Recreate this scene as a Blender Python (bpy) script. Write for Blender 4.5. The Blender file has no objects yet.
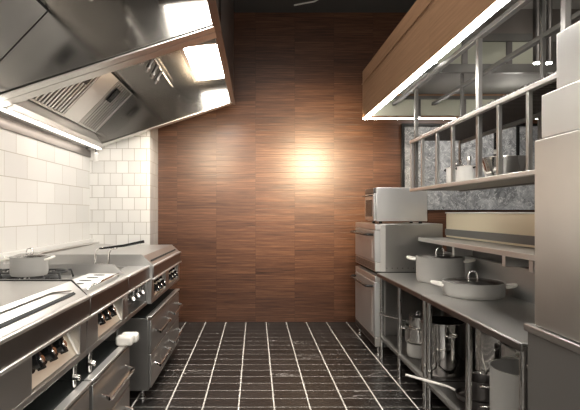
import bpy, math, random
from mathutils import Vector, Matrix
random.seed(7)
S = bpy.context.scene
COL = S.collection
PI = math.pi

# ------------------------------------------------------------------ camera
EYE = 1.5
F = 480.0
cam_d = bpy.data.cameras.new('camera')
cam = bpy.data.objects.new('camera', cam_d); COL.objects.link(cam)
cam.location = (0, 0, EYE); cam.rotation_euler = (PI/2, 0, 0)
cam_d.sensor_fit = 'HORIZONTAL'; cam_d.sensor_width = 36.0
cam_d.lens = F*36.0/580.0
cam_d.shift_x = 34.5/580.0; cam_d.shift_y = 7.7/580.0
cam_d.clip_start = 0.02; cam_d.clip_end = 100
S.camera = cam
S.view_settings.view_transform = 'Standard'
S.view_settings.look = 'None'
S.view_settings.gamma = 1
S.view_settings.use_curve_mapping = False
S.view_settings.exposure = 0.88

# ------------------------------------------------------------------ world and lights
w = bpy.data.worlds.new('world'); S.world = w; w.use_nodes = True
w.node_tree.nodes['Background'].inputs[0].default_value = (1.0, .96, .9, 1)
w.node_tree.nodes['Background'].inputs[1].default_value = 0.2

def area(name, loc, rot, sx, sy, power, col=(1, .95, .88)):
    d = bpy.data.lights.new(name, 'AREA'); d.shape = 'RECTANGLE'; d.size = sx; d.size_y = sy
    d.energy = power; d.color = col
    o = bpy.data.objects.new(name, d); COL.objects.link(o); o.location = loc; o.rotation_euler = rot
    return o
def spot(name, loc, target, power, size, blend=1.0, col=(1, .8, .55), r=.05):
    d = bpy.data.lights.new(name, 'SPOT'); d.energy = power; d.spot_size = math.radians(size)
    d.spot_blend = blend; d.color = col; d.shadow_soft_size = r
    o = bpy.data.objects.new(name, d); COL.objects.link(o); o.location = loc
    o.rotation_euler = (Vector(target)-Vector(loc)).to_track_quat('-Z', 'Y').to_euler()
    return o
area('overhead_fill', (.40, 1.9, 4.1), (0, 0, 0), .5, 2.6, 24)  # added unseen fill from above, lights the steel
area('rear_fill', (.3, -1.2, 2.5), (math.radians(48), 0, 0), 2.6, 1.0, 60)  # added soft fill behind the camera, no fixture there
spot('marble_fill_spot', (2.75, 5.0, 3.4), (2.85, 6.587, 1.9), 75, 80, col=(1, .94, .86), r=.08)  # added spot to brighten the marble, source unseen
spot('wall_glow_fill', (.97, 4.62, 2.36), (.82, 6.587, 2.02), 300, 84, col=(1, .80, .52), r=.22)  # added spot standing in for the canopy edge light mirrored in the wood
spot('wall_glow_fill', (-.70, 4.75, 2.40), (-.56, 6.587, 2.02), 72, 84, col=(1, .80, .56), r=.2)  # added weaker spot without fixture, for the dim glow on the wood
def point(name, loc, power, r, col=(1, .95, .86)):
    d = bpy.data.lights.new(name, 'POINT'); d.energy = power; d.color = col; d.shadow_soft_size = r
    o = bpy.data.objects.new(name, d); COL.objects.link(o); o.location = loc
point('canopy_fill', (2.35, 2.9, 2.92), 3.2, .12)  # added point fill to brighten the canopy interior
point('canopy_fill', (2.3, 4.3, 2.50), .7, .08)  # second added fill, for the far end of the canopy
spot('aisle_fill_spot', (.3, 3.4, 4.1), (.3, 5.0, 0), 100, 50, col=(1, .85, .68), r=.15)  # added unseen spot, lights the aisle floor

# ------------------------------------------------------------------ materials
MATS = {}
def nodes(name):
    m = bpy.data.materials.new(name); m.use_nodes = True
    nt = m.node_tree; b = nt.nodes['Principled BSDF']
    MATS[name] = m
    return m, nt, b
def N(nt, t, **kw):
    n = nt.nodes.new(t)
    for k, v in kw.items(): setattr(n, k, v)
    return n
def plain(name, col, rough=.5, metal=0.0, spec=.5, coat=0):
    m, nt, b = nodes(name)
    b.inputs['Base Color'].default_value = (*col, 1); b.inputs['Roughness'].default_value = rough
    b.inputs['Metallic'].default_value = metal; b.inputs['Specular IOR Level'].default_value = spec
    b.inputs['Coat Weight'].default_value = coat
    return m
def emit(name, col, strength):
    m, nt, b = nodes(name)
    b.inputs['Base Color'].default_value = (*col, 1)
    b.inputs['Emission Color'].default_value = (*col, 1); b.inputs['Emission Strength'].default_value = strength
    return m
def steel(name, col, rough=.25, scale=(1, 1, 8), var=.02, bump=0, cloud=.10):
    m, nt, b = nodes(name)
    L = nt.links.new
    tc = N(nt, 'ShaderNodeTexCoord'); mp = N(nt, 'ShaderNodeMapping'); mp.inputs['Scale'].default_value = scale
    L(tc.outputs['Object'], mp.inputs['Vector'])
    n1 = N(nt, 'ShaderNodeTexNoise'); n1.inputs['Scale'].default_value = 3; n1.inputs['Detail'].default_value = 4
    L(mp.outputs[0], n1.inputs['Vector'])
    n2 = N(nt, 'ShaderNodeTexNoise'); n2.inputs['Scale'].default_value = 2.3; n2.inputs['Detail'].default_value = 3
    L(tc.outputs['Object'], n2.inputs['Vector'])
    r = N(nt, 'ShaderNodeMath', operation='MULTIPLY_ADD'); L(n1.outputs[0], r.inputs[0])
    r.inputs[1].default_value = var; r.inputs[2].default_value = rough-var*.5
    r2 = N(nt, 'ShaderNodeMath', operation='MULTIPLY_ADD'); L(n2.outputs[0], r2.inputs[0])
    r2.inputs[1].default_value = cloud; L(r.outputs[0], r2.inputs[2])
    L(r2.outputs[0], b.inputs['Roughness'])
    mx = N(nt, 'ShaderNodeMix', data_type='RGBA'); L(n2.outputs[0], mx.inputs[0])
    mx.inputs[6].default_value = (*[c*.86 for c in col], 1); mx.inputs[7].default_value = (*[min(1, c*1.1) for c in col], 1)
    L(mx.outputs[2], b.inputs['Base Color'])
    b.inputs['Metallic'].default_value = 1
    if bump:
        bp = N(nt, 'ShaderNodeBump'); bp.inputs['Strength'].default_value = bump; bp.inputs['Distance'].default_value = .01
        L(n1.outputs[0], bp.inputs['Height']); L(bp.outputs[0], b.inputs['Normal'])
    return m
STEEL = steel('brushed_steel', (.55, .54, .525), .30)
STEEL_V = steel('brushed_steel_vertical', (.54, .53, .51), .30, scale=(6, 6, 1))
TOP = steel('worktop_steel', (.58, .57, .55), .30, scale=(2, 1, 1), var=.02, cloud=.12)
PALE = steel('satin_pale_steel', (.80, .79, .77), .34)
HOOD = steel('polished_hood_steel', (.42, .40, .375), .13, scale=(3, 3, 30), var=.05, cloud=.10)
HOODS = steel('hood_shell_steel', (.34, .31, .29), .32)
BROWNST = steel('brown_and_reflection_steel', (.27, .245, .23), .26)  # reflected wood brown put into the colour; the upper board is brown itself
RIM = steel('bright_trim_steel', (.80, .78, .75), .38, var=0, cloud=.05)
CHROME = plain('chrome', (.85, .84, .82), .08, 1)
FRIDGE = steel('fridge_steel', (.78, .75, .71), .26, cloud=.12)
BACKST = steel('satin_back_steel', (.42, .42, .41), .42)
DOORM = steel('oven_door_steel', (.66, .66, .65), .42)
SPLASH = plain('cream_splash_panel', (.86, .76, .56), .35, .3)
OVEN = steel('oven_steel', (.42, .41, .39), .20, scale=(20, 20, 3), cloud=.25)
CABD = plain('dark_cabinet_steel', (.17, .16, .15), .4, .5)
DARKST = steel('dark_steel', (.16, .15, .145), .33)
GREYST = plain('grey_frame_steel', (.17, .165, .155), .4, .4)
CREAM = plain('cream_control_steel', (.90, .80, .66), .42, .55)
BLACK = plain('black_plastic', (.012, .012, .012), .25)
IRON = plain('cast_iron', (.02, .02, .02), .5)
GAPSHADE = plain('gap_shade', (.008, .011, .010), .7)  # near-black colour puts the shade of gaps and recesses into surfaces
WHITE = plain('white_enamel', (.82, .80, .76), .3)
POT = plain('grey_enamel', (.34, .33, .31), .42)
HANDLE = plain('ivory_handle', (.78, .75, .69), .3)
LID = steel('lid_steel', (.35, .34, .33), .16, bump=0)
CEIL = plain('ceiling_paint', (.095, .097, .095), .8)
SIDE = plain('plaster_grey', (.22, .21, .20), .8)
SOFFIT = plain('soffit_grey', (.34, .335, .32), .6)
FROST = plain('frosted_panel', (.52, .53, .43), .45)
LED = emit('led_white', (1, .96, .90), 24)
LAMP = emit('hood_lamp', (1, .96, .89), 24)
LEDG = emit('gutter_led', (1, .93, .84), 3)

def wood(name, c1, c2, c3, axes, pw, ph, rough=.33, seam=.55):
    """boards: axes = (long, short) coordinate indices"""
    m, nt, b = nodes(name); L = nt.links.new
    tc = N(nt, 'ShaderNodeTexCoord'); sp = N(nt, 'ShaderNodeSeparateXYZ'); L(tc.outputs['Object'], sp.inputs[0])
    def mth(op, a, c=None, d=None):
        n = N(nt, 'ShaderNodeMath', operation=op)
        for i, v in enumerate((a, c, d)):
            if v is None: continue
            if isinstance(v, (int, float)): n.inputs[i].default_value = v
            else: L(v, n.inputs[i])
        return n.outputs[0]
    u = mth('DIVIDE', sp.outputs[axes[0]], pw); v = mth('DIVIDE', sp.outputs[axes[1]], ph)
    fu = mth('FLOOR', u); fv = mth('FLOOR', v)
    cb = N(nt, 'ShaderNodeCombineXYZ'); L(fu, cb.inputs[0]); L(fv, cb.inputs[1])
    wn = N(nt, 'ShaderNodeTexWhiteNoise', noise_dimensions='3D'); L(cb.outputs[0], wn.inputs[0])
    # grain, its phase shifted per board
    gx = mth('MULTIPLY_ADD', wn.outputs[0], 17.0, mth('MULTIPLY', sp.outputs[axes[0]], 1.3))
    gz = mth('MULTIPLY', sp.outputs[axes[1]], 40.0)
    gc = N(nt, 'ShaderNodeCombineXYZ'); L(gx, gc.inputs[0]); L(gz, gc.inputs[1])
    gn = N(nt, 'ShaderNodeTexNoise'); gn.inputs['Scale'].default_value = 1.6; gn.inputs['Detail'].default_value = 6
    gn.inputs['Roughness'].default_value = .65; L(gc.outputs[0], gn.inputs['Vector'])
    t = mth('MULTIPLY_ADD', wn.outputs[0], .14, mth('MULTIPLY_ADD', gn.outputs[0], 1.1, -.12))
    rp = N(nt, 'ShaderNodeValToRGB'); L(t, rp.inputs[0])
    e = rp.color_ramp.elements; e[0].position = .22; e[0].color = (*c1, 1); e[1].position = .82; e[1].color = (*c3, 1)
    k = rp.color_ramp.elements.new(.5); k.color = (*c2, 1)
    # seams
    su = mth('LESS_THAN', mth('MULTIPLY', mth('PINGPONG', u, .5), pw), .0022)
    sv = mth('LESS_THAN', mth('MULTIPLY', mth('PINGPONG', v, .5), ph), .0022)
    s = mth('MAXIMUM', su, sv)
    mx = N(nt, 'ShaderNodeMix', data_type='RGBA'); L(mth('MULTIPLY', s, seam), mx.inputs[0]); L(rp.outputs[0], mx.inputs[6])
    mx.inputs[7].default_value = (.02, .012, .008, 1)
    L(mx.outputs[2], b.inputs['Base Color'])
    b.inputs['Roughness'].default_value = rough
    bp = N(nt, 'ShaderNodeBump'); bp.inputs['Strength'].default_value = .25; bp.inputs['Distance'].default_value = .003
    L(mth('SUBTRACT', gn.outputs[0], s), bp.inputs['Height']); L(bp.outputs[0], b.inputs['Normal'])
    return m
WOODW = wood('walnut_board_wall', (.030, .012, .0065), (.098, .039, .019), (.21, .098, .050), (0, 2), .538, .082, .36, .4)
WOODC = wood('walnut_canopy', (.23, .125, .068), (.32, .185, .105), (.42, .25, .15), (1, 2), 4.2, .30, .45, .25)

def tiles(name, axes, off, size, grout, col, groutcol, gloss, stagger=0.0, marble=False, grout2=None, tone=.06):
    m, nt, b = nodes(name); L = nt.links.new
    tc = N(nt, 'ShaderNodeTexCoord'); sp = N(nt, 'ShaderNodeSeparateXYZ'); L(tc.outputs['Object'], sp.inputs[0])
    def mth(op, a, c=None, d=None):
        n = N(nt, 'ShaderNodeMath', operation=op)
        for i, v in enumerate((a, c, d)):
            if v is None: continue
            if isinstance(v, (int, float)): n.inputs[i].default_value = v
            else: L(v, n.inputs[i])
        return n.outputs[0]
    v = mth('DIVIDE', mth('SUBTRACT', sp.outputs[axes[1]], off[1]), size[1])
    fv = mth('FLOOR', v)
    u = mth('DIVIDE', mth('SUBTRACT', sp.outputs[axes[0]], off[0]), size[0])
    if stagger: u = mth('ADD', u, mth('MULTIPLY', fv, stagger))
    fu = mth('FLOOR', u)
    cb = N(nt, 'ShaderNodeCombineXYZ'); L(fu, cb.inputs[0]); L(fv, cb.inputs[1])
    wn = N(nt, 'ShaderNodeTexWhiteNoise', noise_dimensions='3D'); L(cb.outputs[0], wn.inputs[0])
    g2 = grout2 or grout
    su = mth('LESS_THAN', mth('MULTIPLY', mth('PINGPONG', u, .5), size[0]), grout/2)
    sv = mth('LESS_THAN', mth('MULTIPLY', mth('PINGPONG', v, .5), size[1]), g2/2)
    s = mth('MAXIMUM', su, sv)
    mx0 = N(nt, 'ShaderNodeMix', data_type='RGBA'); L(wn.outputs[0], mx0.inputs[0])
    mx0.inputs[6].default_value = (*[c*(1-tone) for c in col], 1); mx0.inputs[7].default_value = (*[c*(1+tone) for c in col], 1)
    base = mx0.outputs[2]
    if marble:
        # veins: each tile samples its own piece of stone
        ad = N(nt, 'ShaderNodeVectorMath', operation='MULTIPLY_ADD'); L(wn.outputs[1], ad.inputs[0])
        ad.inputs[1].default_value = (9, 9, 9); L(tc.outputs['Object'], ad.inputs[2])
        mp = N(nt, 'ShaderNodeMapping'); mp.inputs['Scale'].default_value = (1.2, 3.6, 1); L(ad.outputs[0], mp.inputs[0])
        nz = N(nt, 'ShaderNodeTexNoise'); nz.inputs['Scale'].default_value = 1.7; nz.inputs['Detail'].default_value = 2
        nz.inputs['Distortion'].default_value = .8; L(mp.outputs[0], nz.inputs['Vector'])
        vv = mth('ABSOLUTE', mth('SUBTRACT', nz.outputs[0], .5))
        vein = mth('LESS_THAN', vv, .010)
        pick = mth('GREATER_THAN', wn.outputs[0], .95)
        n3 = N(nt, 'ShaderNodeTexNoise'); n3.inputs['Scale'].default_value = 7; L(ad.outputs[0], n3.inputs['Vector'])
        fac = mth('MULTIPLY', mth('MULTIPLY', vein, pick), mth('MULTIPLY', n3.outputs[0], .9))
        mv = N(nt, 'ShaderNodeMix', data_type='RGBA'); L(fac, mv.inputs[0]); L(base, mv.inputs[6])
        mv.inputs[7].default_value = (.55, .53, .50, 1); base = mv.outputs[2]
    mg = N(nt, 'ShaderNodeMix', data_type='RGBA'); L(s, mg.inputs[0]); L(base, mg.inputs[6])
    if grout2:
        gg = N(nt, 'ShaderNodeMix', data_type='RGBA'); L(su, gg.inputs[0])
        gg.inputs[6].default_value = (*[c*.55 for c in groutcol], 1); gg.inputs[7].default_value = (*groutcol, 1)
        L(gg.outputs[2], mg.inputs[7])
    else: mg.inputs[7].default_value = (*groutcol, 1)
    L(mg.outputs[2], b.inputs['Base Color'])
    rr = mth('MULTIPLY_ADD', s, .6, gloss); L(rr, b.inputs['Roughness'])
    bp = N(nt, 'ShaderNodeBump'); bp.inputs['Strength'].default_value = .12 if marble else .4; bp.inputs['Distance'].default_value = .002
    L(mth('SUBTRACT', 1.0, s), bp.inputs['Height']); L(bp.outputs[0], b.inputs['Normal'])
    return m
FLOORM = tiles('black_marble_floor_tiles', (0, 1), (.1445, 3.704), (.275, .173), .011, (.016, .014, .013), (.66, .63, .58), .36,
               marble=True, grout2=.007, tone=.45)
TILEL = tiles('white_wall_tiles_large', (1, 2), (4.02, 1.380), (.404, .2135), .006, (.86, .84, .80), (.50, .45, .38), .14, stagger=.5)
TILEP = tiles('white_wall_tiles_small', (0, 2), (-1.46, 1.380), (.1535, .1555), .006, (.86, .84, .80), (.46, .42, .36), .14, stagger=.5)
TILES = tiles('white_wall_tiles_reveal', (1, 2), (6.587, 1.380), (.1535, .1555), .006, (.86, .84, .80), (.46, .42, .36), .14, stagger=.5)

def stone():
    m, nt, b = nodes('grey_marble'); L = nt.links.new
    tc = N(nt, 'ShaderNodeTexCoord')
    n = N(nt, 'ShaderNodeTexNoise'); n.inputs['Scale'].default_value = 5; n.inputs['Detail'].default_value = 10
    n.inputs['Roughness'].default_value = .72; n.inputs['Distortion'].default_value = 1.2; L(tc.outputs['Object'], n.inputs['Vector'])
    rp = N(nt, 'ShaderNodeValToRGB'); L(n.outputs[0], rp.inputs[0]); e = rp.color_ramp.elements
    e[0].position = .35; e[0].color = (.09, .095, .10, 1); e[1].position = .66; e[1].color = (.50, .51, .52, 1)
    n2 = N(nt, 'ShaderNodeTexNoise'); n2.inputs['Scale'].default_value = 6.5; n2.inputs['Detail'].default_value = 7
    n2.inputs['Distortion'].default_value = 2.2; L(tc.outputs['Object'], n2.inputs['Vector'])
    a = N(nt, 'ShaderNodeMath', operation='SUBTRACT'); L(n2.outputs[0], a.inputs[0]); a.inputs[1].default_value = .5
    a2 = N(nt, 'ShaderNodeMath', operation='ABSOLUTE'); L(a.outputs[0], a2.inputs[0])
    a3 = N(nt, 'ShaderNodeMapRange'); L(a2.outputs[0], a3.inputs[0]); a3.inputs[1].default_value = 0; a3.inputs[2].default_value = .02
    a3.inputs[3].default_value = .9; a3.inputs[4].default_value = 0
    mx = N(nt, 'ShaderNodeMix', data_type='RGBA'); L(a3.outputs[0], mx.inputs[0]); L(rp.outputs[0], mx.inputs[6]); mx.inputs[7].default_value = (.75, .75, .74, 1)
    L(mx.outputs[2], b.inputs['Base Color']); b.inputs['Roughness'].default_value = .3
    return m
MARBLE = stone()

# ------------------------------------------------------------------ mesh builder
class MB:
    def __init__(s): s.v = []; s.f = []; s.sm = []
    def add(s, vs, fs, smooth=False, M=None):
        o = len(s.v)
        for p in vs:
            p = Vector(p)
            s.v.append(M @ p if M is not None else p)
        for f in fs: s.f.append([i+o for i in f]); s.sm.append(smooth)
        return s
    def box(s, x0, x1, y0, y1, z0, z1, M=None):
        x0, x1 = min(x0, x1), max(x0, x1); y0, y1 = min(y0, y1), max(y0, y1); z0, z1 = min(z0, z1), max(z0, z1)
        vs = [(x, y, z) for z in (z0, z1) for y in (y0, y1) for x in (x0, x1)]
        fs = [(0, 2, 3, 1), (4, 5, 7, 6), (0, 1, 5, 4), (2, 6, 7, 3), (0, 4, 6, 2), (1, 3, 7, 5)]
        return s.add(vs, fs, M=M)
    def prism(s, poly, axis, a, b, M=None):
        """poly: 2D points; axis 'y' -> (x,z), 'x' -> (y,z), 'z' -> (x,y)"""
        def p3(p, t):
            return {'y': (p[0], t, p[1]), 'x': (t, p[0], p[1]), 'z': (p[0], p[1], t)}[axis]
        n = len(poly)
        vs = [p3(p, a) for p in poly]+[p3(p, b) for p in poly]
        fs = [tuple(range(n))[::-1], tuple(range(n, 2*n))]
        fs += [(i, (i+1) % n, n+(i+1) % n, n+i) for i in range(n)]
        return s.add(vs, fs, M=M)
    def tube(s, pts, r, n=10, closed=False):
        pts = [Vector(p) for p in pts]; m = len(pts); vs = []
        prev = None
        for i, p in enumerate(pts):
            if closed: d = (pts[(i+1) % m]-pts[i-1]).normalized()
            else: d = (pts[min(i+1, m-1)]-pts[max(i-1, 0)]).normalized()
            if prev is None:
                a = Vector((0, 0, 1)) if abs(d.z) < .9 else Vector((1, 0, 0))
                u = d.cross(a).normalized()
            else:
                u = (prev-d*prev.dot(d)).normalized()
            prev = u; v = d.cross(u)
            rr = r[i] if isinstance(r, (list, tuple)) else r
            for k in range(n):
                t = 2*PI*k/n; vs.append(p+(u*math.cos(t)+v*math.sin(t))*rr)
        fs = []
        for i in range(m if closed else m-1):
            j = (i+1) % m
            for k in range(n): fs.append((i*n+k, i*n+(k+1) % n, j*n+(k+1) % n, j*n+k))
        if not closed:
            fs.append(tuple(range(n))[::-1]); fs.append(tuple(range((m-1)*n, m*n)))
        return s.add(vs, fs, True)
    def lathe(s, prof, n=40, M=None, c=(0, 0, 0)):
        vs = []; fs = []; idx = []
        for (r, z) in prof:
            if r < 1e-5: idx.append([len(vs)]); vs.append((c[0], c[1], c[2]+z))
            else:
                idx.append(list(range(len(vs), len(vs)+n)))
                for k in range(n):
                    t = 2*PI*k/n; vs.append((c[0]+r*math.cos(t), c[1]+r*math.sin(t), c[2]+z))
        for a, b in zip(idx[:-1], idx[1:]):
            if len(a) == 1 and len(b) == 1: continue
            for k in range(n):
                k2 = (k+1) % n
                if len(a) == 1: fs.append((a[0], b[k2], b[k]))
                elif len(b) == 1: fs.append((a[k], a[k2], b[0]))
                else: fs.append((a[k], a[k2], b[k2], b[k]))
        return s.add(vs, fs, True, M=M)
def obj(name, mb, mat, parent=None, bevel=0.0, kind=None, label=None):
    me = bpy.data.meshes.new(name)
    off = Vector((0, 0, 0)); q = parent
    while q is not None: off += Vector(q.location); q = q.parent
    me.from_pydata([tuple(v-off) for v in mb.v], [], mb.f); me.update()
    me.polygons.foreach_set('use_smooth', mb.sm)
    import bmesh
    bm = bmesh.new(); bm.from_mesh(me); bmesh.ops.recalc_face_normals(bm, faces=bm.faces); bm.to_mesh(me); bm.free()
    try: me.set_sharp_from_angle(angle=math.radians(38))
    except Exception: pass
    me.materials.append(mat)
    o = bpy.data.objects.new(name, me); COL.objects.link(o)
    if parent is not None: o.parent = parent
    if kind: o['kind'] = kind
    if label: o['label'] = label
    if bevel:
        bv = o.modifiers.new('bevel', 'BEVEL'); bv.width = bevel; bv.segments = 2; bv.limit_method = 'ANGLE'; bv.angle_limit = math.radians(50)
    return o
def thing(name, label, cat, loc=(0, 0, 0), group=None):
    o = bpy.data.objects.new(name, None); COL.objects.link(o); o.location = loc; o.empty_display_size = .1
    o['label'] = label; o['category'] = cat
    if group: o['group'] = group
    return o
def tag(o, label, cat, group=None):
    o['label'] = label; o['category'] = cat
    if group: o['group'] = group
    return o
def B(*a): return MB().box(*a)
def struct(name, mb, mat, **k): return obj(name, mb, mat, kind='structure', **k)

# ------------------------------------------------------------------ room
YW = 6.587; ZC = 4.247; XL = -2.104; XR = 4.6; YN = -3.2; YP = 6.09; XP = -1.338
struct('floor', B(XL-.1, XR+.1, YN, YW+.1, -.1, 0), FLOORM)
struct('ceiling', B(XL-.1, XR+.1, YN, YW+.1, ZC, ZC+.1), CEIL)
struct('wall_back', B(XL-.1, XR+.1, YW, YW+.1, 0, ZC), WOODW)
struct('wall_left', B(XL-.1, XL, YN, YW, 0, ZC), TILEL)
struct('wall_right', B(XR, XR+.1, YN, YW, 0, ZC), SIDE)
mb = B(XL, XP-.012, YP, YW, 0, ZC)
struct('wall_pier', mb, TILEP)
struct('trim_1', B(XP-.0115, XP, YP, YW, 0, ZC), TILES)
struct('trim_2', B(XL, XL+.014, .6, YP, 2.20, 2.292), BROWNST)
# tiled ledge along the wall behind the ranges
struct('trim_3', B(XL, XL+.05, .6, YP, 1.125, 1.17), WHITE, bevel=.006)

# marble panel framed in black on the wood wall
t = thing('marble_panel', 'grey veined marble slab in slim black frame on the wood wall behind the pot rack', 'wall panel', (2.9, YW, 1.52))
obj('slab', B(2.03, 3.86, YW-.035, YW-.001, 1.54, 2.68), MARBLE, t)
mb = MB()
mb.box(1.99, 3.90, YW-.06, YW-.001, 2.68, 2.715); 
mb.box(1.99, 2.03, YW-.06, YW-.001, 1.54, 2.68); mb.box(3.86, 3.90, YW-.06, YW-.001, 1.54, 2.68)
obj('frame', mb, BLACK, t, .003)
for x in (3.27, 3.575): obj('mullion', B(x-.02, x+.02, YW-.055, YW-.0355, 1.90, 2.675), BLACK, t)

# ceiling cable rod
o = obj('ceiling_track', MB().tube([(.50, 6.2, 4.18), (.75, 6.1, 4.185), (.92, 5.95, 4.225)], .010), WHITE)
tag(o, 'thin pale cable hanging just under the dark ceiling by the wood wall', 'cable')

# small sensor at the tile corner below the hood
t = thing('sensor', 'small white cylindrical sensor hung in tiled corner under hood end', 'sensor', (-1.98, 5.95, 2.15))
obj('body', MB().lathe([(0, 0), (.03, 0), (.034, .01), (.034, .09), (.02, .105), (0, .105)], 16, c=(-1.98, 5.95, 2.14)), WHITE, t)
obj('stem', MB().tube([(-1.98, 5.95, 2.245), (-1.98, 5.95, 2.294)], .010), DARKST, t)

# ------------------------------------------------------------------ extraction hoods
DZ = EYE
def hood(y0, yn, yf, y1, label, filters, plates, lamp, nozzles, pipe):
    """y0..y1 outer, yn..yf cavity"""
    t = thing('extraction_hood', label, 'extractor hood', (-1.2, (y0+y1)/2, 2.3))
    X0, X1 = XL, -.27
    z = lambda d: DZ+d
    # solid end walls
    prof = [(X0, z(.80)), (X1, z(1.39)), (X1, ZC-.003), (X0, ZC-.003)]
    for a, b, n in ((y0, yn, 'end_panel'), (yf, y1, 'end_panel')):
        obj(n, MB().prism(prof, 'y', a, b), HOOD, t)
    # sloping lower rims on both ends
    for a, b in ((y0+.004, yn-.02), (yf+.02, y1-.004)):
        rim = [(X0+.02, z(.797)), (X1-.01, z(1.384)), (X1-.012, z(1.372)), (X0+.02, z(.785))]
        obj('rim', MB().prism(rim, 'y', a, b), RIM, t)
    # front panel
    obj('front_panel', B(-.30, X1, yn, yf, z(1.39), ZC-.003), HOODS, t)
    obj('front_lip', B(-.315, -.255, y0, y1, z(1.365), z(1.392)), BROWNST, t, .003)
    # inner ceiling
    obj('canopy_ceiling', MB().prism([(-1.52, z(1.50)), (-.30, z(1.62)), (-.30, z(1.66)), (-1.52, z(1.54))], 'y', yn, yf), HOOD, t)
    # backing behind the filters
    obj('filter_housing', MB().prism([(-2.0, z(1.0)), (-1.52, z(1.50)), (-1.52, z(1.56)), (-2.09, z(1.0))], 'y', yn, yf), GAPSHADE, t)
    obj('inner_skirt', MB().prism([(-1.90, z(.86)), (-2.0, z(1.0)), (-2.03, z(1.0)), (-1.93, z(.86))], 'y', yn, yf), RIM, t)
    obj('gutter', B(X0+.002, -1.90, yn, yf, z(.80), z(.86)), PALE, t, .004)
    ca = math.atan2(.50, .48); ln = math.hypot(.48, .50)
    def slope_box(mb, y0_, y1_, s0, s1, h0, h1):
        # s along the slope, h off the slope (towards the kitchen: +x,-z)
        d = Vector((math.cos(ca), 0, math.sin(ca))); nn = Vector((math.sin(ca), 0, -math.cos(ca)))
        o_ = Vector((-2.0, 0, z(1.0)))
        poly = [o_+d*s0+nn*h0, o_+d*s1+nn*h0, o_+d*s1+nn*h1, o_+d*s0+nn*h1]
        mb.prism([(p.x, p.z) for p in poly], 'y', y0_, y1_)
    for (a, b, grips) in filters:
        fr = MB()
        slope_box(fr, a, a+.02, .01, ln-.02, .001, .03); slope_box(fr, b-.02, b, .01, ln-.02, .001, .03)
        slope_box(fr, a+.02, b-.02, .01, .03, .001, .03); slope_box(fr, a+.02, b-.02, ln-.04, ln-.02, .001, .03)
        f = obj('baffle_filter', fr, RIM, t)
        bl = MB(); k = a+.05
        while k < b-.05:
            slope_box(bl, k, k+.034, .032, ln-.042, .004, .024); k += .068
        obj('baffles', bl, PALE, f)
        for g in grips:
            gm = MB(); slope_box(gm, g-.06, g+.06, ln*.60, ln*.86, .031, .05); obj('grip', gm, BLACK, f)
    for (a, b) in plates:
        pm = MB(); slope_box(pm, a, b, .01, ln-.02, .001, .025); pl = obj('blank_plate', pm, PALE, t)
    # recessed lamp
    (a, b) = lamp
    zl = lambda x: z(1.50+(x+1.52)*.12/1.22)
    fm = MB()
    for (xa, xb, ya, yb) in ((-.72, -.68, a-.04, b+.04), (-.34, -.303, a-.04, b+.04), (-.68, -.34, a-.04, a), (-.68, -.34, b, b+.04)):
        fm.prism([(xa, zl(xa)-.035), (xb, zl(xb)-.035), (xb, zl(xb)-.001), (xa, zl(xa)-.001)], 'y', ya, yb)
    lf = obj('lamp_frame', fm, RIM, t)
    obj('lamp_diffuser', MB().prism([(-.68, zl(-.68)-.024), (-.34, zl(-.34)-.024), (-.34, zl(-.34)-.004), (-.68, zl(-.68)-.004)], 'y', a, b), LAMP, lf)
    # suppression pipe and nozzles
    px, pz = -1.0, z(1.515)
    p = obj('suppression_pipe', MB().tube([(px, pipe[0], pz), (px, pipe[1], pz)], .016), CHROME, t)
    for y in nozzles:
        nm = MB().tube([(px, y, pz), (px-.03, y, pz-.06), (px-.05, y-.01, pz-.11)], [.022, .018, .022])
        nz = obj('nozzle', nm, DARKST, t)
        obj('nozzle_cap', MB().tube([(px-.05, y-.01, pz-.108), (px-.064, y-.013, pz-.15)], [.022, .013]), CHROME, nz)
    return t
hood(3.625, 3.77, 5.93, 6.06, 'steel extractor hood nearest the wood wall with whole baffle filters in view',
     [(3.80, 4.92, (4.70,)), (5.34, 5.92, (5.48,))], [(4.93, 5.33)], (4.50, 5.62), (4.45, 4.68, 4.9, 5.1), (4.1, 5.75))
hood(.9, 1.0, 3.5, 3.622, 'steel extractor hood directly overhead at upper left, cut off by the top edge',
     [(1.1, 2.1, ()), (2.11, 3.0, (2.9,))], [(3.01, 3.49)], (2.45, 3.40), (2.6, 2.9, 3.1), (1.6, 3.3))
# light strip under the gutter, washing the wall tiles
o = obj('led_strip', B(-1.965, -1.925, .95, 6.0, 2.288, 2.297), LEDG)
tag(o, 'long thin light strip under the hood gutter above the tiled wall', 'light strip')

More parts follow.
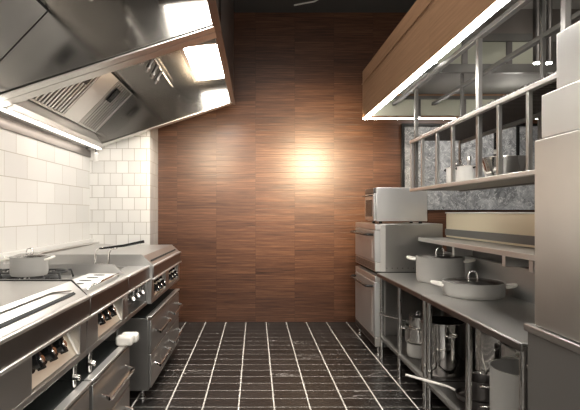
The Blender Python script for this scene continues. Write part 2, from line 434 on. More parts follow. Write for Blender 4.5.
# ------------------------------------------------------------------ ranges along the left wall
XF = -.86      # front of the fascia
XB = -1.80
def body_profile(lowx=-.97, zb=.80):
    return [(XB, zb), (lowx, zb), (lowx, .965), (XF, .965), (XF, 1.072), (-.945, 1.15), (XB, 1.15)]
def knob(parent, pos, r=.027):
    nrm = Vector((.17, 0, .07)).normalized()
    Q = Matrix.Translation(pos) @ nrm.to_track_quat('Z', 'Y').to_matrix().to_4x4()
    m = MB().lathe([(0, 0), (r*1.25, 0), (r*1.25, .006), (r*.8, .008), (r*.75, .026), (r, .028), (r*.95, .052), (0, .054)], 20, M=Q)
    m.box(-r*.28, r*.28, -r*1.18, r*1.18, .03, .060, M=Q)
    k = obj('knob', m, BLACK, parent)
    obj('knob_cap', MB().lathe([(0, .0545), (r*.5, .0605), (r*.45, .064), (0, .065)], 16, M=Q), CHROME, k)
def control_panel(parent, y0, y1, knobs, rows=1, r=.027):
    # sloping recessed panel: top set back, bottom flush
    pr = [(-.968, .962), (-.885, .800), (-.968, .800)]
    p = obj('control_panel', MB().prism(pr, 'y', y0, y1), CREAM, parent, label='cream toned sloping control panel')
    # bright edge bars of the recess
    for y in (y0, y1):
        obj('panel_edge', MB().tube([(-.958, y, .962), (-.877, y, .802)], .006, 8), RIM, parent)
    d = Vector((.083, 0, -.162))
    for ri in range(rows):
        s = .5 if rows == 1 else .3+.42*ri
        for yk in knobs:
            q = Vector((-.968, yk, .962))+d*s+Vector((.004, 0, .002))
            knob(parent, q, r)
def frame_of(parent, y0, y1, panels, zb=.768):
    m = MB()
    m.box(-.965, XF-.005, y0, y1, zb, .797)
    edges = [y0]+[v for p in panels for v in p]+[y1]
    for i in range(0, len(edges), 2):
        if edges[i+1]-edges[i] > .005: m.box(-.965, XF-.005, edges[i], edges[i+1], .798, .964)
    obj('front_frame', m, STEEL, parent, .003)
def fascia(parent, y0, y1):
    obj('fascia', B(XF, XF+.012, y0+.002, y1-.002, .972, 1.062), BROWNST, parent, .002, label='steel fascia band coloured with the brown of reflected wood')
    obj('front_trim', B(XF-.01, XF+.020, y0+.002, y1-.002, .960, .974), RIM, parent, .003)
    obj('top_lip', B(XF-.014, XF+.016, y0+.002, y1-.002, 1.060, 1.078), RIM, parent, .005)
def rear_feet(parent, y0, y1, zt=.8, xs=(-1.70, -1.10), z0=.648):
    for x in xs:
        for y in (y0+.05, y1-.05): obj('leg', MB().tube([(x, y, z0), (x, y, zt)], .02), CHROME, parent)

# A: griddle
a0, a1 = 1.15, 2.462
t = thing('griddle_range', 'large flat top steel griddle at lower left, nearest the camera', 'range', (-1.3, 1.8, .65))
obj('body', MB().prism(body_profile(), 'y', a0, a1), TOP, t, .003)
fascia(t, a0, a1); frame_of(t, a0, a1, [(1.20, 1.56), (1.86, 2.37)]); control_panel(t, 1.86, 2.37, (1.95, 2.065, 2.18), r=.033); control_panel(t, 1.20, 1.56, ())
obj('grease_slot', MB().prism([(-.897, 1.108), (-.886, 1.098), (-.884, 1.101), (-.895, 1.111)], 'y', a0+.05, a1-.10), GAPSHADE, t)
obj('splash_lip', MB().tube([(-.925, a0+.05, 1.138), (-.925, a1-.28, 1.138), (-.90, a1-.12, 1.12)], .0035), STEEL, t)
obj('undertray', B(XB, -1.02, a0, a1, .68, .80), GAPSHADE, t)
rear_feet(t, a0, a1, .68)

obj('gap_shade_plate', MB().prism([(XB, .80), (-.87, .80), (-.857, 1.07), (-.943, 1.156), (XB, 1.156)], 'y', a1+.0005, a1+.005), BLACK, t)  # black plate stands in for the dark gap between the ranges

# B1: burners
b0, b1 = 2.470, 3.205
t = thing('burner_range', 'steel gas burner range with black grates, next beyond the flat griddle', 'range', (-1.3, 2.84, .65))
obj('body', MB().prism([(XB, .80), (-.97, .80), (-.97, .965), (XF, .965), (XF, 1.066), (-.90, 1.085), (XB, 1.085)], 'y', b0, b1), STEEL, t, .003)
for y in (b0, b1-.008):
    obj('side_plate', MB().prism([(XB, 1.086), (-.88, 1.086), (-.868, 1.078), (-.945, 1.157), (XB, 1.157)][0:2]+[(-.872, 1.086), (-.945, 1.157), (XB, 1.157)], 'y', y, y+.008), STEEL, t)
fascia(t, b0, b1); frame_of(t, b0, b1, [(2.64, 3.13)]); control_panel(t, 2.64, 3.13, (2.73, 2.84, 2.95), r=.032)
pm = B(-1.10, -.915, b0+.03, b1-.04, 1.086, 1.100)
sp_ = obj('slotted_plate', pm, WHITE, t, .003, label='white enamel plate with dark oval slots')
for i in range(5):
    y = b0+.10+i*.125
    obj('slot', MB().lathe([(0, 1.1005), (.03, 1.1005), (.03, 1.103), (0, 1.103)], 16, M=Matrix.Translation((-1.0, y, 0)) @ Matrix.Diagonal((1.2, .55, 1, 1))), BLACK, sp_)
for cx in (-1.55, -1.28):
    for cy in (2.66, 3.00):
        obj('burner', MB().lathe([(0, 1.086), (.05, 1.086), (.055, 1.10), (.03, 1.115), (0, 1.118)], 20, c=(cx, cy, 0)), IRON, t)
        gm = MB()
        for k in range(4):
            an = PI/4+k*PI/2; c_, s_ = math.cos(an), math.sin(an)
            gm.tube([(cx+.03*c_, cy+.03*s_, 1.134), (cx+.13*c_, cy+.13*s_, 1.134), (cx+.145*c_, cy+.145*s_, 1.088)], .007, 8)
        gm.tube([(cx+.10*math.cos(2*PI*k/24), cy+.10*math.sin(2*PI*k/24), 1.134) for k in range(24)], .006, 8, closed=True)
        obj('pan_support', gm, IRON, t)
obj('front_rail', MB().tube([(-.895, b0+.08, 1.088), (-.885, b0+.10, 1.106), (-.885, b1-.10, 1.106), (-.895, b1-.08, 1.088)], .007), CHROME, t)
obj('undertray', B(XB, -1.02, b0, b1, .70, .80), GAPSHADE, t)
rear_feet(t, b0, b1, .70)

# B2: fryer station with a sunk well
c0, c1 = 3.215, 3.845
t = thing('fryer_station', 'narrow steel fryer well with chrome taps between burner range and far range', 'fryer', (-1.3, 3.53, 0))
m = MB()
m.box(XB, -.98, c0, c1, .78, .90)
m.box(XB, -1.50, c0, c1, .90, 1.07); m.box(-1.0, -.97, c0, c1, .90, .965)
m.prism([(-1.02, .90), (-.97, .90), (-.97, .965), (XF, .965), (XF, 1.066), (-.88, 1.075), (-1.02, 1.075)], 'y', c0, c1)
m.box(-1.50, -1.02, c0, c0+.05, .90, 1.07); m.box(-1.50, -1.02, c1-.05, c1, .90, 1.07)
obj('body', m, STEEL, t)
fascia(t, c0, c1); frame_of(t, c0, c1, [(c0+.05, c1-.05)])
obj('recess', B(-.969, -.95, c0+.05, c1-.05, .80, .96), DARKST, t)
for y in (3.36, 3.50, 3.64):
    k = obj('tap', MB().tube([(-.95, y, .90), (-.87, y, .90), (-.845, y, .885)], [.018, .022, .02], 12), CHROME, t)
    obj('tap_lever', MB().tube([(-.86, y, .915), (-.85, y-.01, .96), (-.85, y+.012, .968)], [.009, .008, .012]), CHROME, k)
for x in (-1.70, -1.10):
    for y in (c0+.04, c1-.04): obj('leg', MB().tube([(x, y, 0), (x, y, .78)], .018), CHROME, t)

# fryer basket in the well
def basket(cy, label):
    b = thing('fryer_basket', label, 'fryer basket', (-1.2, cy, .93), 'fryer baskets')
    m = MB()
    X0, X1, Y0, Y1, z0, z1 = -1.44, -1.07, cy-.10, cy+.10, .935, 1.09
    for z_ in (z0, (z0+z1)/2, z1): m.tube([(X0, Y0, z_), (X1, Y0, z_), (X1, Y1, z_), (X0, Y1, z_)], .004, 6, closed=True)
    for i in range(10):
        x = X0+(X1-X0)*i/9
        m.tube([(x, Y0, z1), (x, Y0, z0), (x, Y1, z0), (x, Y1, z1)], .0025, 5)
    for i in range(6):
        y = Y0+(Y1-Y0)*i/5
        m.tube([(X0, y, z1), (X0, y, z0), (X1, y, z0), (X1, y, z1)], .0025, 5)
    obj('wire_cage', m, CHROME, b)
    return b
bk = basket(3.50, 'wire fryer basket with tall chrome loops and long black handle, sunk in the fryer')
m = MB()
for x in (-1.150, -1.052): m.tube([(x-.012, 3.47, 1.09), (x-.008, 3.47, 1.20), (x+.006, 3.47, 1.235), (x+.05, 3.47, 1.245)], .007, 8)
m.tube([(-1.155, 3.47, 1.13), (-1.06, 3.47, 1.13)], .004, 6)
obj('hook', m, CHROME, bk)
obj('handle', MB().tube([(-1.13, 3.47, 1.240), (-.95, 3.47, 1.262), (-.806, 3.47, 1.292)], [.007, .010, .011], 10), BLACK, bk)

# C: far range, two control panels
d0, d1 = 3.855, 5.26
t = thing('double_range', 'far steel range with two banks of knobs, beside the wood wall', 'range', (-1.3, 4.55, .65))
obj('body', MB().prism(body_profile(), 'y', d0, d1), STEEL, t, .003)
obj('near_side_panel', MB().prism([(XB, .78), (-.868, .78), (XF+.006, 1.085), (-.945, 1.165), (XB, 1.165)], 'y', d0-.006, d0-.0005), STEEL_V, t)
fascia(t, d0, d1); frame_of(t, d0, d1, [(3.95, 4.47), (4.62, 5.16)])
control_panel(t, 3.95, 4.47, (4.06, 4.20, 4.34), 2, .026); control_panel(t, 4.62, 5.16, (4.74, 4.88, 5.02), 2, .026)
obj('grease_slot', MB().prism([(-.897, 1.108), (-.886, 1.098), (-.884, 1.101), (-.895, 1.111)], 'y', d0+.1, d1-.1), GAPSHADE, t)
obj('undertray', B(XB, -1.02, d0, d1, .72, .80), GAPSHADE, t)
rear_feet(t, d0, d1, .72, z0=.675)
t.location.x += .03; t.location.z += .0

# rear guard along the wall
t = thing('rear_upstand', 'low steel upstand running between the ranges and the tiled wall', 'upstand', (-1.95, 3.5, 0))
obj('box', B(XL+.052, XB-.004, .9, YP-.01, .75, 1.10), STEEL, t, .004)
obj('front_rail', MB().tube([(XB-.03, 1.2, 1.155), (XB-.03, 5.6, 1.155)], .010), RIM, t)
for y in (1.3, 2.4, 3.5, 4.6, 5.5): obj('rail_post', MB().tube([(XB-.03, y, 1.10), (XB-.03, y, 1.155)], .007), RIM, t)
for y in (1.2, 3.0, 4.6, 5.8): obj('support', B(XL+.06, XB-.02, y-.02, y+.02, 0, .75), DARKST, t)

# drawer cabinets
def drawer_handle(parent, xf, y0, y1, z_):
    p = [(xf, y0, z_), (xf+.035, y0+.015, z_-.012), (xf+.055, y0+.03, z_-.02), (xf+.055, y1-.03, z_-.02), (xf+.035, y1-.015, z_-.012), (xf, y1, z_)]
    m = MB()
    m.prism([(xf, z_+.010), (xf+.052, z_-.008), (xf+.058, z_-.022), (xf+.05, z_-.028), (xf, z_-.004)], 'y', y0, y0+.008)
    m.prism([(xf, z_+.010), (xf+.052, z_-.008), (xf+.058, z_-.022), (xf+.05, z_-.028), (xf, z_-.004)], 'y', y1-.008, y1)
    m.box(xf+.045, xf+.060, y0, y1, z_-.030, z_-.008)
    return m
def cabinet(y0, y1, zt, label, cols, xf=-.835, group='drawer cabinets under the ranges', back=-1.75):
    t = thing('drawer_cabinet', label, 'drawer cabinet', ((xf+back)/2, (y0+y1)/2, 0), group)
    m = MB()
    m.box(back, xf-.022, y0, y0+.018, .078, zt-.016); m.box(back, xf-.022, y1-.018, y1, .078, zt-.016)
    m.box(back, xf-.022, y0+.018, y1-.018, .078, .098); m.box(back, back+.018, y0+.018, y1-.018, .098, zt-.016)
    m.box(xf-.03, xf-.022, y0+.018, y1-.018, .098, zt-.016)
    obj('carcass', m, STEEL_V, t, .002)
    obj('top_panel', B(back, xf-.041, y0, y1, zt-.015, zt-.002), GAPSHADE, t)  # black colour carries the deep shade of the gap above
    obj('top_edge', B(xf-.04, xf+.006, y0, y1, zt-.015, zt), RIM, t, .003)
    zs = (.09, .095+(zt-.03-.095)/2, zt-.03)
    for (ya, yb) in cols:
        for zi in range(2):
            za, zb = zs[zi]+.006, zs[zi+1]-.004
            dr = obj('drawer', B(xf-.021, xf, ya+.006, yb-.006, za, zb), STEEL, t, .004)
            zc = za+(zb-za)*.62; q = (yb-ya)*.16
            obj('handle', drawer_handle(dr, xf+.001, ya+q, yb-q, zc), CHROME, dr)
    for y in (y0+.06, y1-.06):
        for x in (xf-.08, back+.08):
            obj('foot', MB().lathe([(0, 0), (.028, 0), (.026, .012), (.013, .016), (.013, .078), (0, .078)], 14, c=(x, y, 0)), CHROME, t)
    return t
cabinet(1.15, 2.43, .648, 'steel drawer cabinet under the flat griddle, cut by the bottom left corner', [(1.17, 1.80), (1.80, 2.42)])
cabinet(2.445, 3.205, .648, 'steel drawer cabinet under the gas burner range', [(2.46, 3.19)])
cabinet(3.83, 5.24, .672, 'four drawer steel cabinet under the far range near wood wall', [(3.84, 4.54), (4.54, 5.23)])

# gas pipes and small white boxes in the gap above the cabinets
for i, y in enumerate((2.34, 2.56)):
    t = thing('gas_valve', ('nearer' if i == 0 else 'farther')+' of two slim chrome gas pipes under the range fronts at lower left', 'gas pipe', (-.93, y, .65))
    obj('pipe', MB().tube([(-.888, y, .652), (-.888, y, .70), (-.885, y, .766)], .013), CHROME, t)
    obj('valve', MB().tube([(-.888, y, .70), (-.855, y, .695)], [.018, .014]), CHROME, t)
for i, (y, x) in enumerate(((3.085, -.835), (3.16, -.82))):
    o = obj('food_container', MB().box(x-.06, x+.05, y-.032, y+.032, .649, .712), HANDLE, bevel=.016)
    tag(o, ('left' if i == 0 else 'right')+' one of two rounded white containers on the cabinet below the burner range', 'container', 'white containers under the range')

# ------------------------------------------------------------------ cookware builders
def bezel_loop(c, w, h, d, r, n=14, out=(1, 0, 0)):
    """flat D handle in plane spanned by out and side"""
    o_ = Vector(out); side = Vector((-o_.y, o_.x, 0)); pts = []
    for k in range(n+1):
        a = -PI/2+PI*k/n
        pts.append(Vector(c)+side*(w*math.sin(a))+o_*(d*math.cos(a)**.7 if math.cos(a) > 0 else 0)+Vector((0, 0, h*max(0, math.cos(a)))))
    return pts
def casserole(pos, r, h, label, group=None, lid=True, hdir=(1, 0, 0), sc=1.0, name='casserole_pot', mat=None, handle=None):
    x, y, z_ = pos
    t = thing(name, label, 'cooking pot', pos, group)
    th = .006
    m = MB().lathe([(0, 0), (r*.93, 0), (r*.985, .012), (r, .03), (r, h-.004), (r+.004, h), (r-th+.002, h), (r-th, h-.006), (r-th, .012), (0, .010)], 48, c=pos)
    obj('body', m, mat or POT, t)
    if lid:
        l = obj('lid', MB().lathe([(0, h+.018), (r*.55, h+.014), (r*.85, h+.004), (r*.965, h-.004), (r*.965, h-.010), (r*.85, h-.003), (0, h+.010)], 48, c=pos), LID, t)
        pts = []
        for k in range(13):
            a = PI*k/12
            pts.append((x+.030*sc*math.cos(a), y, z_+h+.014+(.052*sc)*(math.sin(a)**.55)))
        obj('lid_handle', MB().tube(pts, .0065*sc, 10), CHROME, l)
        obj('lid_boss', B(x-.035*sc, x+.035*sc, y-.012*sc, y+.012*sc, z_+h+.010, z_+h+.024), CHROME, l, .003)
    for s in (-1, 1):
        od = Vector(hdir)*s; c = Vector(pos)+od*(r-.002)+Vector((0, 0, h-.028*sc))
        obj('handle', MB().tube(bezel_loop(c, .050*sc, .016, .068*sc, 0, out=tuple(od)), .009*sc, 10), handle or HANDLE, t)
    return t
def stockpot(pos, r, h, label, group=None, ribs=True, lid=False):
    t = thing('stock_pot', label, 'cooking pot', pos, group)
    prof = [(0, 0), (r*.95, 0), (r, .015), (r, h-.012), (r+.008, h-.008), (r+.008, h), (r-.006, h), (r-.006, .012), (0, .010)]
    obj('body', MB().lathe(prof, 48, c=pos), CHROME if ribs else TOP, t)
    for s in (-1, 1):
        c = Vector(pos)+Vector((0, s*(r-.002), h*.8))
        obj('handle', MB().tube(bezel_loop(c, .045, 0, .045, 0, out=(0, s, 0)), .006, 8), CHROME, t)
    return t
def frypan(pos, r, ang, label, hl=.3, mat=None, hmat=None, h=.045, rise=.05, name='frying_pan', group=None):
    t = thing(name, label, 'pan', pos, group)
    m = MB().lathe([(0, 0), (r*.8, 0), (r*.92, .012), (r, h), (r-.006, h), (r*.9, .016), (r*.78, .006), (0, .006)], 40, c=pos)
    obj('bowl', m, mat or DARKST, t)
    d = Vector((math.cos(ang), math.sin(ang), 0)); p = Vector(pos)
    pts = [p+d*(r-.004)+Vector((0, 0, h-.012)), p+d*(r+.05)+Vector((0, 0, h+.004)), p+d*(r+hl*.5)+Vector((0, 0, h+rise*.5)), p+d*(r+hl)+Vector((0, 0, h+rise))]
    obj('handle', MB().tube(pts, [.009, .008, .010, .009], 10), hmat or CHROME, t)
    return t

casserole((-1.30, 2.76, 1.142), .102, .108, 'small grey lidded casserole on the gas burners at far left', sc=.62)

# ------------------------------------------------------------------ ovens at the far right
def oven(x0, x1, y0, y1, z0, z1, label, grille=False):
    t = thing('oven', label, 'oven', ((x0+x1)/2, (y0+y1)/2, z0), None)
    obj('body', B(x0+.065, x1, y0, y1, z0, z1), OVEN, t, .006)
    obj('side_trim', B(x0+.055, x0+.11, y0-.008, y0-.0005, z0+.005, z1-.005), RIM, t, .002)
    d = obj('door', B(x0, x0+.062, y0+.01, y1-.01, z0+.10, z1-.07), DOORM, t, .006)
    obj('door_inset', B(x0-.004, x0-.0005, y0+.10, y0+.14, z0+.14, z1-.17), RIM, d)
    m = MB(); zh = z1-.115
    m.tube([(x0-.001, y0+.06, zh), (x0-.06, y0+.08, zh), (x0-.075, y0+.12, zh), (x0-.075, y1-.12, zh), (x0-.06, y1-.08, zh), (x0-.001, y1-.06, zh)], .013, 10)
    obj('handle', m, BLACK, d)
    obj('header_panel', B(x0+.004, x0+.062, y0+.005, y1-.005, z1-.065, z1-.003), RIM, t, .004)
    g = obj('grille', B(x0+.006, x0+.062, y0+.005, y1-.005, z0+.005, z0+.095), RIM, t, .003)
    m = MB()
    for i in range(6):
        z_ = z0+.018+i*.012; m.box(x0+.001, x0+.0055, y0+.03, y1-.03, z_, z_+.006)
    obj('louvres', m, DARKST, g)
    return t
ot = oven(1.235, 1.94, 4.97, 5.95, .885, 1.385, 'upper steel oven of the stack, with the small white oven on top')
m = MB()
for i in range(9): m.lathe([(0, 0), (.006, 0), (.005, .003), (0, .004)], 10, M=Matrix.Translation((1.36+i*.055, 4.9695, .925)) @ Matrix.Rotation(PI/2, 4, 'X'))
obj('rivets', m, DARKST, ot)
lt = oven(1.235, 1.94, 4.97, 5.95, .105, .845, 'lower steel oven standing on the floor beneath the other oven')
obj('stacking_frame', B(1.29, 1.92, 4.99, 5.93, .8455, .8845), GAPSHADE, lt)
for x in (1.29, 1.88):
    for y in (5.04, 5.92):
        obj('foot', MB().lathe([(0, 0), (.03, 0), (.028, .015), (.014, .02), (.014, .105), (0, .105)], 14, c=(x, y, 0)), CHROME, lt)
# small white oven on top
t = thing('countertop_oven', 'small pale boxy oven standing on top of the oven stack', 'oven', (1.5, 5.2, 1.386))
obj('body', B(1.262, 1.80, 5.02, 5.42, 1.41, 1.765), PALE, t, .008)
for x in (1.32, 1.74):
    for y in (5.07, 5.37): obj('foot', MB().lathe([(0, 1.3858), (.02, 1.3858), (.016, 1.41), (0, 1.41)], 12, c=(x, y, 0)), BLACK, t)
d = obj('door', B(1.235, 1.261, 5.03, 5.41, 1.42, 1.70), PALE, t, .004)
obj('window', B(1.230, 1.2345, 5.08, 5.36, 1.46, 1.64), BLACK, d)
obj('handle', MB().tube([(1.234, 5.05, 1.68), (1.20, 5.06, 1.68), (1.20, 5.38, 1.68), (1.234, 5.39, 1.68)], .007), BLACK, d)
obj('control_strip', B(1.235, 1.261, 5.03, 5.41, 1.705, 1.76), DARKST, t, .003)

# ------------------------------------------------------------------ worktop tables, right
def table(y0, y1, label, posts, rail=True):
    t = thing('work_table', label, 'work table', (1.6, (y0+y1)/2, 0), 'steel work tables along the right side')
    m = MB(); m.prism([(1.262, .845), (1.27, .838), (1.275, .838), (1.275, .862), (1.96, .862), (1.96, .88), (1.262, .88)], 'y', y0, y1)
    obj('tabletop', m, TOP, t, .003)
    obj('front_edge', B(1.252, 1.2615, y0, y1, .842, .878), BROWNST, t, .003)
    for x in (1.295, 1.92):
        for y in posts: obj('leg', MB().tube([(x, y, 0), (x, y, .861)], .019, 14), CHROME if x < 1.5 else GREYST, t)
    obj('lower_shelf', B(1.318, 1.90, y0+.01, y1-.01, .212, .228), DARKST, t, .002)
    obj('shade_panel', B(1.945, 1.955, y0+.03, y1-.03, .10, .86), DARKST, t)  # added dark panel, keeps the space under the table dark
    obj('shelf_rail', B(1.280, 1.3175, y0+.03, y1-.03, .205, .235), GREYST, t, .003)
    return t
table(3.625, 4.955, 'far steel work table by the ovens, carrying the tall casserole', (3.66, 4.31, 4.92))
table(2.28, 3.615, 'near steel work table beside the tall fridge, its front corner leg in view', (2.32, 2.91, 3.57))

# backsplash with over-shelf
t = thing('backsplash', 'long steel splashback with cream lit panel behind the work tables', 'splashback', (1.98, 3.6, 0))
obj('sloped_upstand', MB().prism([(1.89, .882), (1.965, .882), (1.965, 1.10), (1.93, 1.10)], 'y', 2.28, 4.94), BACKST, t)
obj('panel', B(1.966, 1.99, 2.28, 4.94, .86, 1.25), DARKST, t, .002)
obj('upper_panel', B(1.962, 1.99, 2.28, 4.94, 1.251, 1.492), SPLASH, t, .002, label='cream reflective upper panel')
obj('top_trim', B(1.950, 1.995, 2.28, 4.94, 1.493, 1.505), WHITE, t, .002)  # white colour stands in for bright light on the steel edge
obj('lower_band', B(1.950, 1.961, 2.28, 4.94, 1.27, 1.335), GREYST, t, .002)
for y in (2.4, 3.6, 4.85): obj('support', B(1.9905, 2.01, y-.02, y+.02, 0, 1.49), DARKST, t)
t = thing('wall_shelf', 'long narrow steel shelf fixed above the work tables in front of the splashback', 'shelf', (1.8, 3.6, 1.2))
obj('shelf_board', B(1.66, 1.949, 2.28, 4.84, 1.238, 1.25), TOP, t, .002)
obj('shelf_lip', B(1.640, 1.6595, 2.28, 4.84, 1.215, 1.252), RIM, t, .004)
for y in (2.75, 3.08, 3.42, 4.3): obj('bracket', B(1.78, 1.945, y, y+.045, 1.115, 1.2375), PALE, t)

casserole((1.664, 4.33, .881), .205, .225, 'tall grey lidded casserole, the farther one on the work tables', 'casseroles on the worktop', sc=1.2, hdir=(.87, -.49, 0))
casserole((1.627, 3.59, .881), .215, .108, 'shallow wide grey lidded casserole, the nearer one on the work tables', 'casseroles on the worktop', sc=1.15, hdir=(.96, -.28, 0))

# ---- cookware on the lower shelf
zs = .229
casserole((1.50, 2.70, zs), .165, .40, 'large open grey pot on lower shelf behind the near corner leg', lid=False, hdir=(.2, .98, 0), sc=1.1)
stockpot((1.74, 3.42, zs), .165, .46, 'tallest shiny stock pot on the lower shelf of the near table')
stockpot((1.72, 3.03, zs), .150, .44, 'shiny stock pot on the lower shelf just behind the large grey pot')
stockpot((1.50, 3.84, zs), .165, .41, 'shiny stock pot on the lower shelf just left of the middle legs')
frypan((1.49, 3.26, zs), .125, math.radians(140), 'low dark pan whose long pale handle sticks out into the aisle', hl=.36, hmat=HANDLE, rise=.02)
for i, (h_, l) in enumerate(((0, 'lower dark saucepan of a stack on the near lower shelf'), (.118, 'upper dark saucepan of a stack on the near lower shelf'))):
    casserole((1.415, 3.0, zs+h_), .095, .116, l, 'stacked small saucepans', lid=False, sc=.7, mat=DARKST, handle=CHROME, hdir=(-.2, -.98, 0), name='saucepan')
casserole((1.45, 4.27, zs), .10, .115, 'small grey pot on the far lower shelf beneath two steel pots', lid=False, sc=.6, hdir=(.2, -.98, 0))
casserole((1.45, 4.27, zs+.117), .085, .13, 'middle steel pot of the stack on the far lower shelf', lid=False, sc=.6, hdir=(.2, -.98, 0), mat=CHROME, handle=CHROME)
casserole((1.45, 4.27, zs+.249), .078, .10, 'topmost steel pot of the stack on the far lower shelf', lid=True, sc=.6, hdir=(.2, -.98, 0), mat=CHROME, handle=CHROME)
stockpot((1.70, 4.22, zs), .11, .30, 'short shiny stock pot behind the small pot stack on lower shelf')
casserole((1.62, 4.70, zs), .15, .17, 'wide low steel pot on the lower shelf next to the ovens', lid=False, sc=.9, mat=TOP, handle=CHROME)
frypan((1.62, 4.70, zs+.172), .14, math.radians(172), 'steel frying pan lying across the low pot next to the ovens', hl=.26, mat=TOP, rise=.05)

# ------------------------------------------------------------------ hanging rack, right
t = thing('hanging_rack', 'long steel pot rack with upright bars hanging above the work tables', 'pot rack', (1.5, 2.9, 1.68))
ry0, ry1 = 2.0, 4.01
obj('top_rail', B(1.285, 1.315, ry0, ry1, 2.075, 2.10), RIM, t, .003)
obj('bottom_rail', B(1.285, 1.315, ry0, ry1, 1.675, 1.70), RIM, t, .003)
obj('rear_top_rail', B(1.70, 1.725, ry0, ry1, 2.075, 2.10), GREYST, t, .003)
obj('rear_bottom_rail', B(1.70, 1.725, ry0, ry1, 1.675, 1.70), GREYST, t, .003)
obj('shelf_board', B(1.316, 1.699, ry0, ry1, 1.684, 1.694), GREYST, t)
m = MB(); y = ry0+.02
while y < ry1: m.box(1.295, 1.72, y, y+.018, 2.1005, 2.112); y += .034
obj('slatted_top', m, DARKST, t)
ys = [4.0-.018, 3.73, 3.43, 3.16, 2.56, 2.28, 2.03]
for y in ys: obj('upright', B(1.289, 1.311, y-.011, y+.011, 1.7005, 2.0745), STEEL_V, t, .002)
for y in (3.98, 2.86, 2.06):
    obj('hanger_post', B(1.318, 1.346, y-.016, y+.016, 1.695, 2.535), GREYST if y != 2.86 else STEEL_V, t, .003)
    obj('hanger_post', B(1.690, 1.698, y-.016, y+.016, 1.695, 2.10), GREYST, t)
    obj('rear_hanger_post', B(1.701, 1.724, y-.014, y+.014, 2.113, 2.654 if y > 3.9 else 3.148), GREYST, t, .003)

# things on the rack
casserole((1.47, 3.47, 1.695), .085, .13, 'white saucepan with black grips on the rack shelf', lid=True, sc=.7, mat=WHITE, handle=BLACK, hdir=(.3, -.95, 0), name='white_saucepan')
casserole((1.45, 3.26, 1.695), .075, .12, 'smaller white open pot with black grips next to white saucepan on rack', lid=False, sc=.6, mat=WHITE, handle=BLACK, hdir=(.3, -.95, 0), name='white_saucepan')
def flared(pos, r0, r1, h, label):
    o = obj('flared_pan', MB().lathe([(0, 0), (r0, 0), (r1, h), (r1+.008, h), (r1+.008, h-.004), (r1-.004, h-.004), (r0-.004, .006), (0, .006)], 40, c=pos), CHROME)
    return tag(o, label, 'pan')
flared((1.50, 2.90, 1.695), .092, .135, .135, 'wide flared shiny steel pan on the shelf of the hanging rack')
for (x, y, mt, cm, l) in ((1.62, 3.23, DARKST, WHITE, 'slim dark bottle with white cap on the rack behind the steel pans'), (1.61, 3.62, PALE, CHROME, 'slim pale bottle on the rack behind the white saucepan')):
    t = thing('bottle', l, 'bottle', (x, y, 1.695))
    obj('body', MB().lathe([(0, 0), (.028, 0), (.030, .01), (.030, .13), (.012, .17), (.012, .20), (0, .20)], 20, c=(x, y, 1.695)), mt, t)
    obj('cap', MB().lathe([(0, .2005), (.017, .2005), (.017, .228), (0, .23)], 16, c=(x, y, 1.695)), cm, t)

# ------------------------------------------------------------------ wooden canopy with light edge
CX, CY, ZB, ZT = 1.05, 4.71, 2.424, 2.885
t = thing('wooden_canopy', 'big walnut clad ceiling canopy with glowing white lower edge above the right side', 'canopy', (2.1, 2.9, ZB))
obj('side_board', B(CX, CX+.03, .7, CY, ZB, ZT), WOODC, t)
obj('upper_bead', B(CX-.008, CX-.0005, .7, CY, ZT-.13, ZT-.122), WOODC, t)
obj('far_board', B(CX+.03, 3.2, CY-.03, CY, ZB, ZT), WOODC, t)
obj('right_board', B(3.17, 3.2, .7, CY-.03, ZB, ZT), WOODC, t)
obj('light_strip', B(CX+.004, CX+.044, .7, CY-.004, ZB-.010, ZB-.0005), LED, t)
obj('far_light_strip', B(CX+.06, 3.15, CY-.022, CY-.006, ZB-.008, ZB-.0005), LED, t)
YD = 3.90
obj('low_soffit', B(CX+.031, 3.169, YD+.02, CY-.031, 2.656, 2.67), SOFFIT, t)
obj('edge_soffit', B(CX+.031, 1.35, .7, YD-.021, 2.74, 2.76), SOFFIT, t)
obj('upper_box_side', B(1.335, 1.35, .7, YD-.021, 2.761, 3.149), SOFFIT, t)
obj('upper_box_top', B(1.335, 3.20, .7, YD+.02, 3.15, 3.17), SOFFIT, t)
obj('upper_box_side', B(3.17, 3.20, .7, YD+.02, ZT+.001, 3.149), SOFFIT, t)
obj('inner_liner', B(CX+.0305, CX+.036, .7, CY-.032, ZB+.02, 2.655), SOFFIT, t)
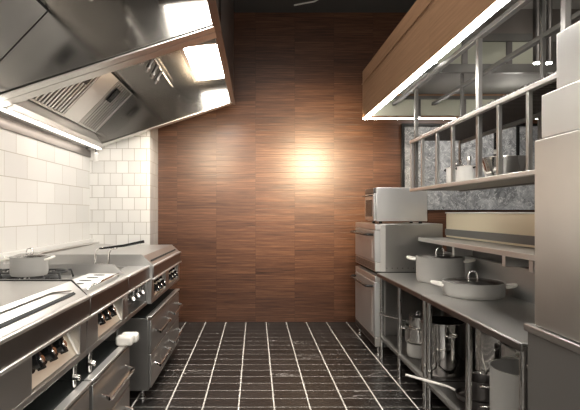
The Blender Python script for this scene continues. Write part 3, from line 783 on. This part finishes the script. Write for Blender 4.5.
# glazed cross screen inside the canopy
obj('lower_bar', B(CX+.04, 3.168, YD-.02, YD+.019, 2.635, 2.704), GREYST, t, .003)
obj('upper_bar', B(1.351, 3.168, YD-.02, YD+.019, 2.885, 2.95), GREYST, t, .003)
obj('upper_board', B(1.351, 3.168, YD-.012, YD+.012, 2.951, 3.149), BROWNST, t)
for i in range(5):
    a = 1.36+i*.36; b = a+.31
    obj('frosted_pane', B(a, b, YD-.008, YD+.008, 2.705, 2.884), FROST, t)
    obj('pane_post', B(b+.002, b+.048, YD-.016, YD+.016, 2.705, 2.884), DARKST, t)
obj('frosted_pane', B(CX+.045, 3.16, CY-.045, CY-.032, ZB+.02, 2.60), FROST, t)
for x in (1.58, 2.02, 2.46): obj('pane_post', B(x-.02, x+.02, CY-.062, CY-.0455, ZB+.005, 2.60), DARKST, t)
obj('far_top_bar', B(CX+.045, 3.16, CY-.065, CY-.0315, 2.601, 2.63), GREYST, t)
for x in (1.318, 1.70):
    obj('long_beam', B(x, x+.035, .75, CY-.07, 2.536, 2.5645), GREYST, t, .003)
for (x, y) in ((1.30, 3.50), (2.06, 3.52), (2.15, 3.52)):
    s = obj('downlight', MB().lathe([(0, 2.60), (.024, 2.60), (.024, 2.739 if x < 1.34 else 3.149), (0, 2.739 if x < 1.34 else 3.149)], 16, c=(x, y, 0)), DARKST, t)
    obj('bulb', MB().lathe([(0, 2.590), (.02, 2.592), (.02, 2.5995), (0, 2.5995)], 14, c=(x, y, 0)), LED, s)

# ------------------------------------------------------------------ tall fridge at the right edge
FX = 1.15
t = thing('base_cabinet', 'dark steel base cabinet in the lower right corner under the tall pale unit', 'cabinet', (1.5, 1.5, 0))
obj('body', B(FX, 1.95, .75, 2.03, .06, 1.0), CABD, t, .004)
obj('top_ledge', B(FX-.012, 1.95, .75, 2.04, 1.001, 1.032), STEEL, t, .005)
for y in (.82, 1.95):
    for x in (1.22, 1.88): obj('foot', MB().tube([(x, y, 0), (x, y, .06)], .02), BLACK, t)
obj('hinge', MB().lathe([(0, 0), (.012, 0), (.012, .02), (0, .022)], 14, M=Matrix.Translation((FX+.02, 2.0305, .845)) @ Matrix.Rotation(-PI/2, 4, 'X')), CHROME, t)
t = thing('tall_refrigerator', 'tall pale steel refrigerator unit with stepped top at the right edge', 'refrigerator', (1.5, 1.4, 1.033))
obj('body', B(FX+.02, 1.95, .78, 1.985, 1.033, 1.80), STEEL_V, t, .006)
obj('door', B(FX+.003, FX+.0195, .80, 1.985, 1.036, 1.797), FRIDGE, t, .004)
obj('upper_casing', B(FX+.008, 1.95, .80, 1.945, 1.801, 1.975), PALE, t, .004)
obj('top_box', B(FX+.012, 1.95, .80, 1.855, 1.976, 2.19), PALE, t, .004)
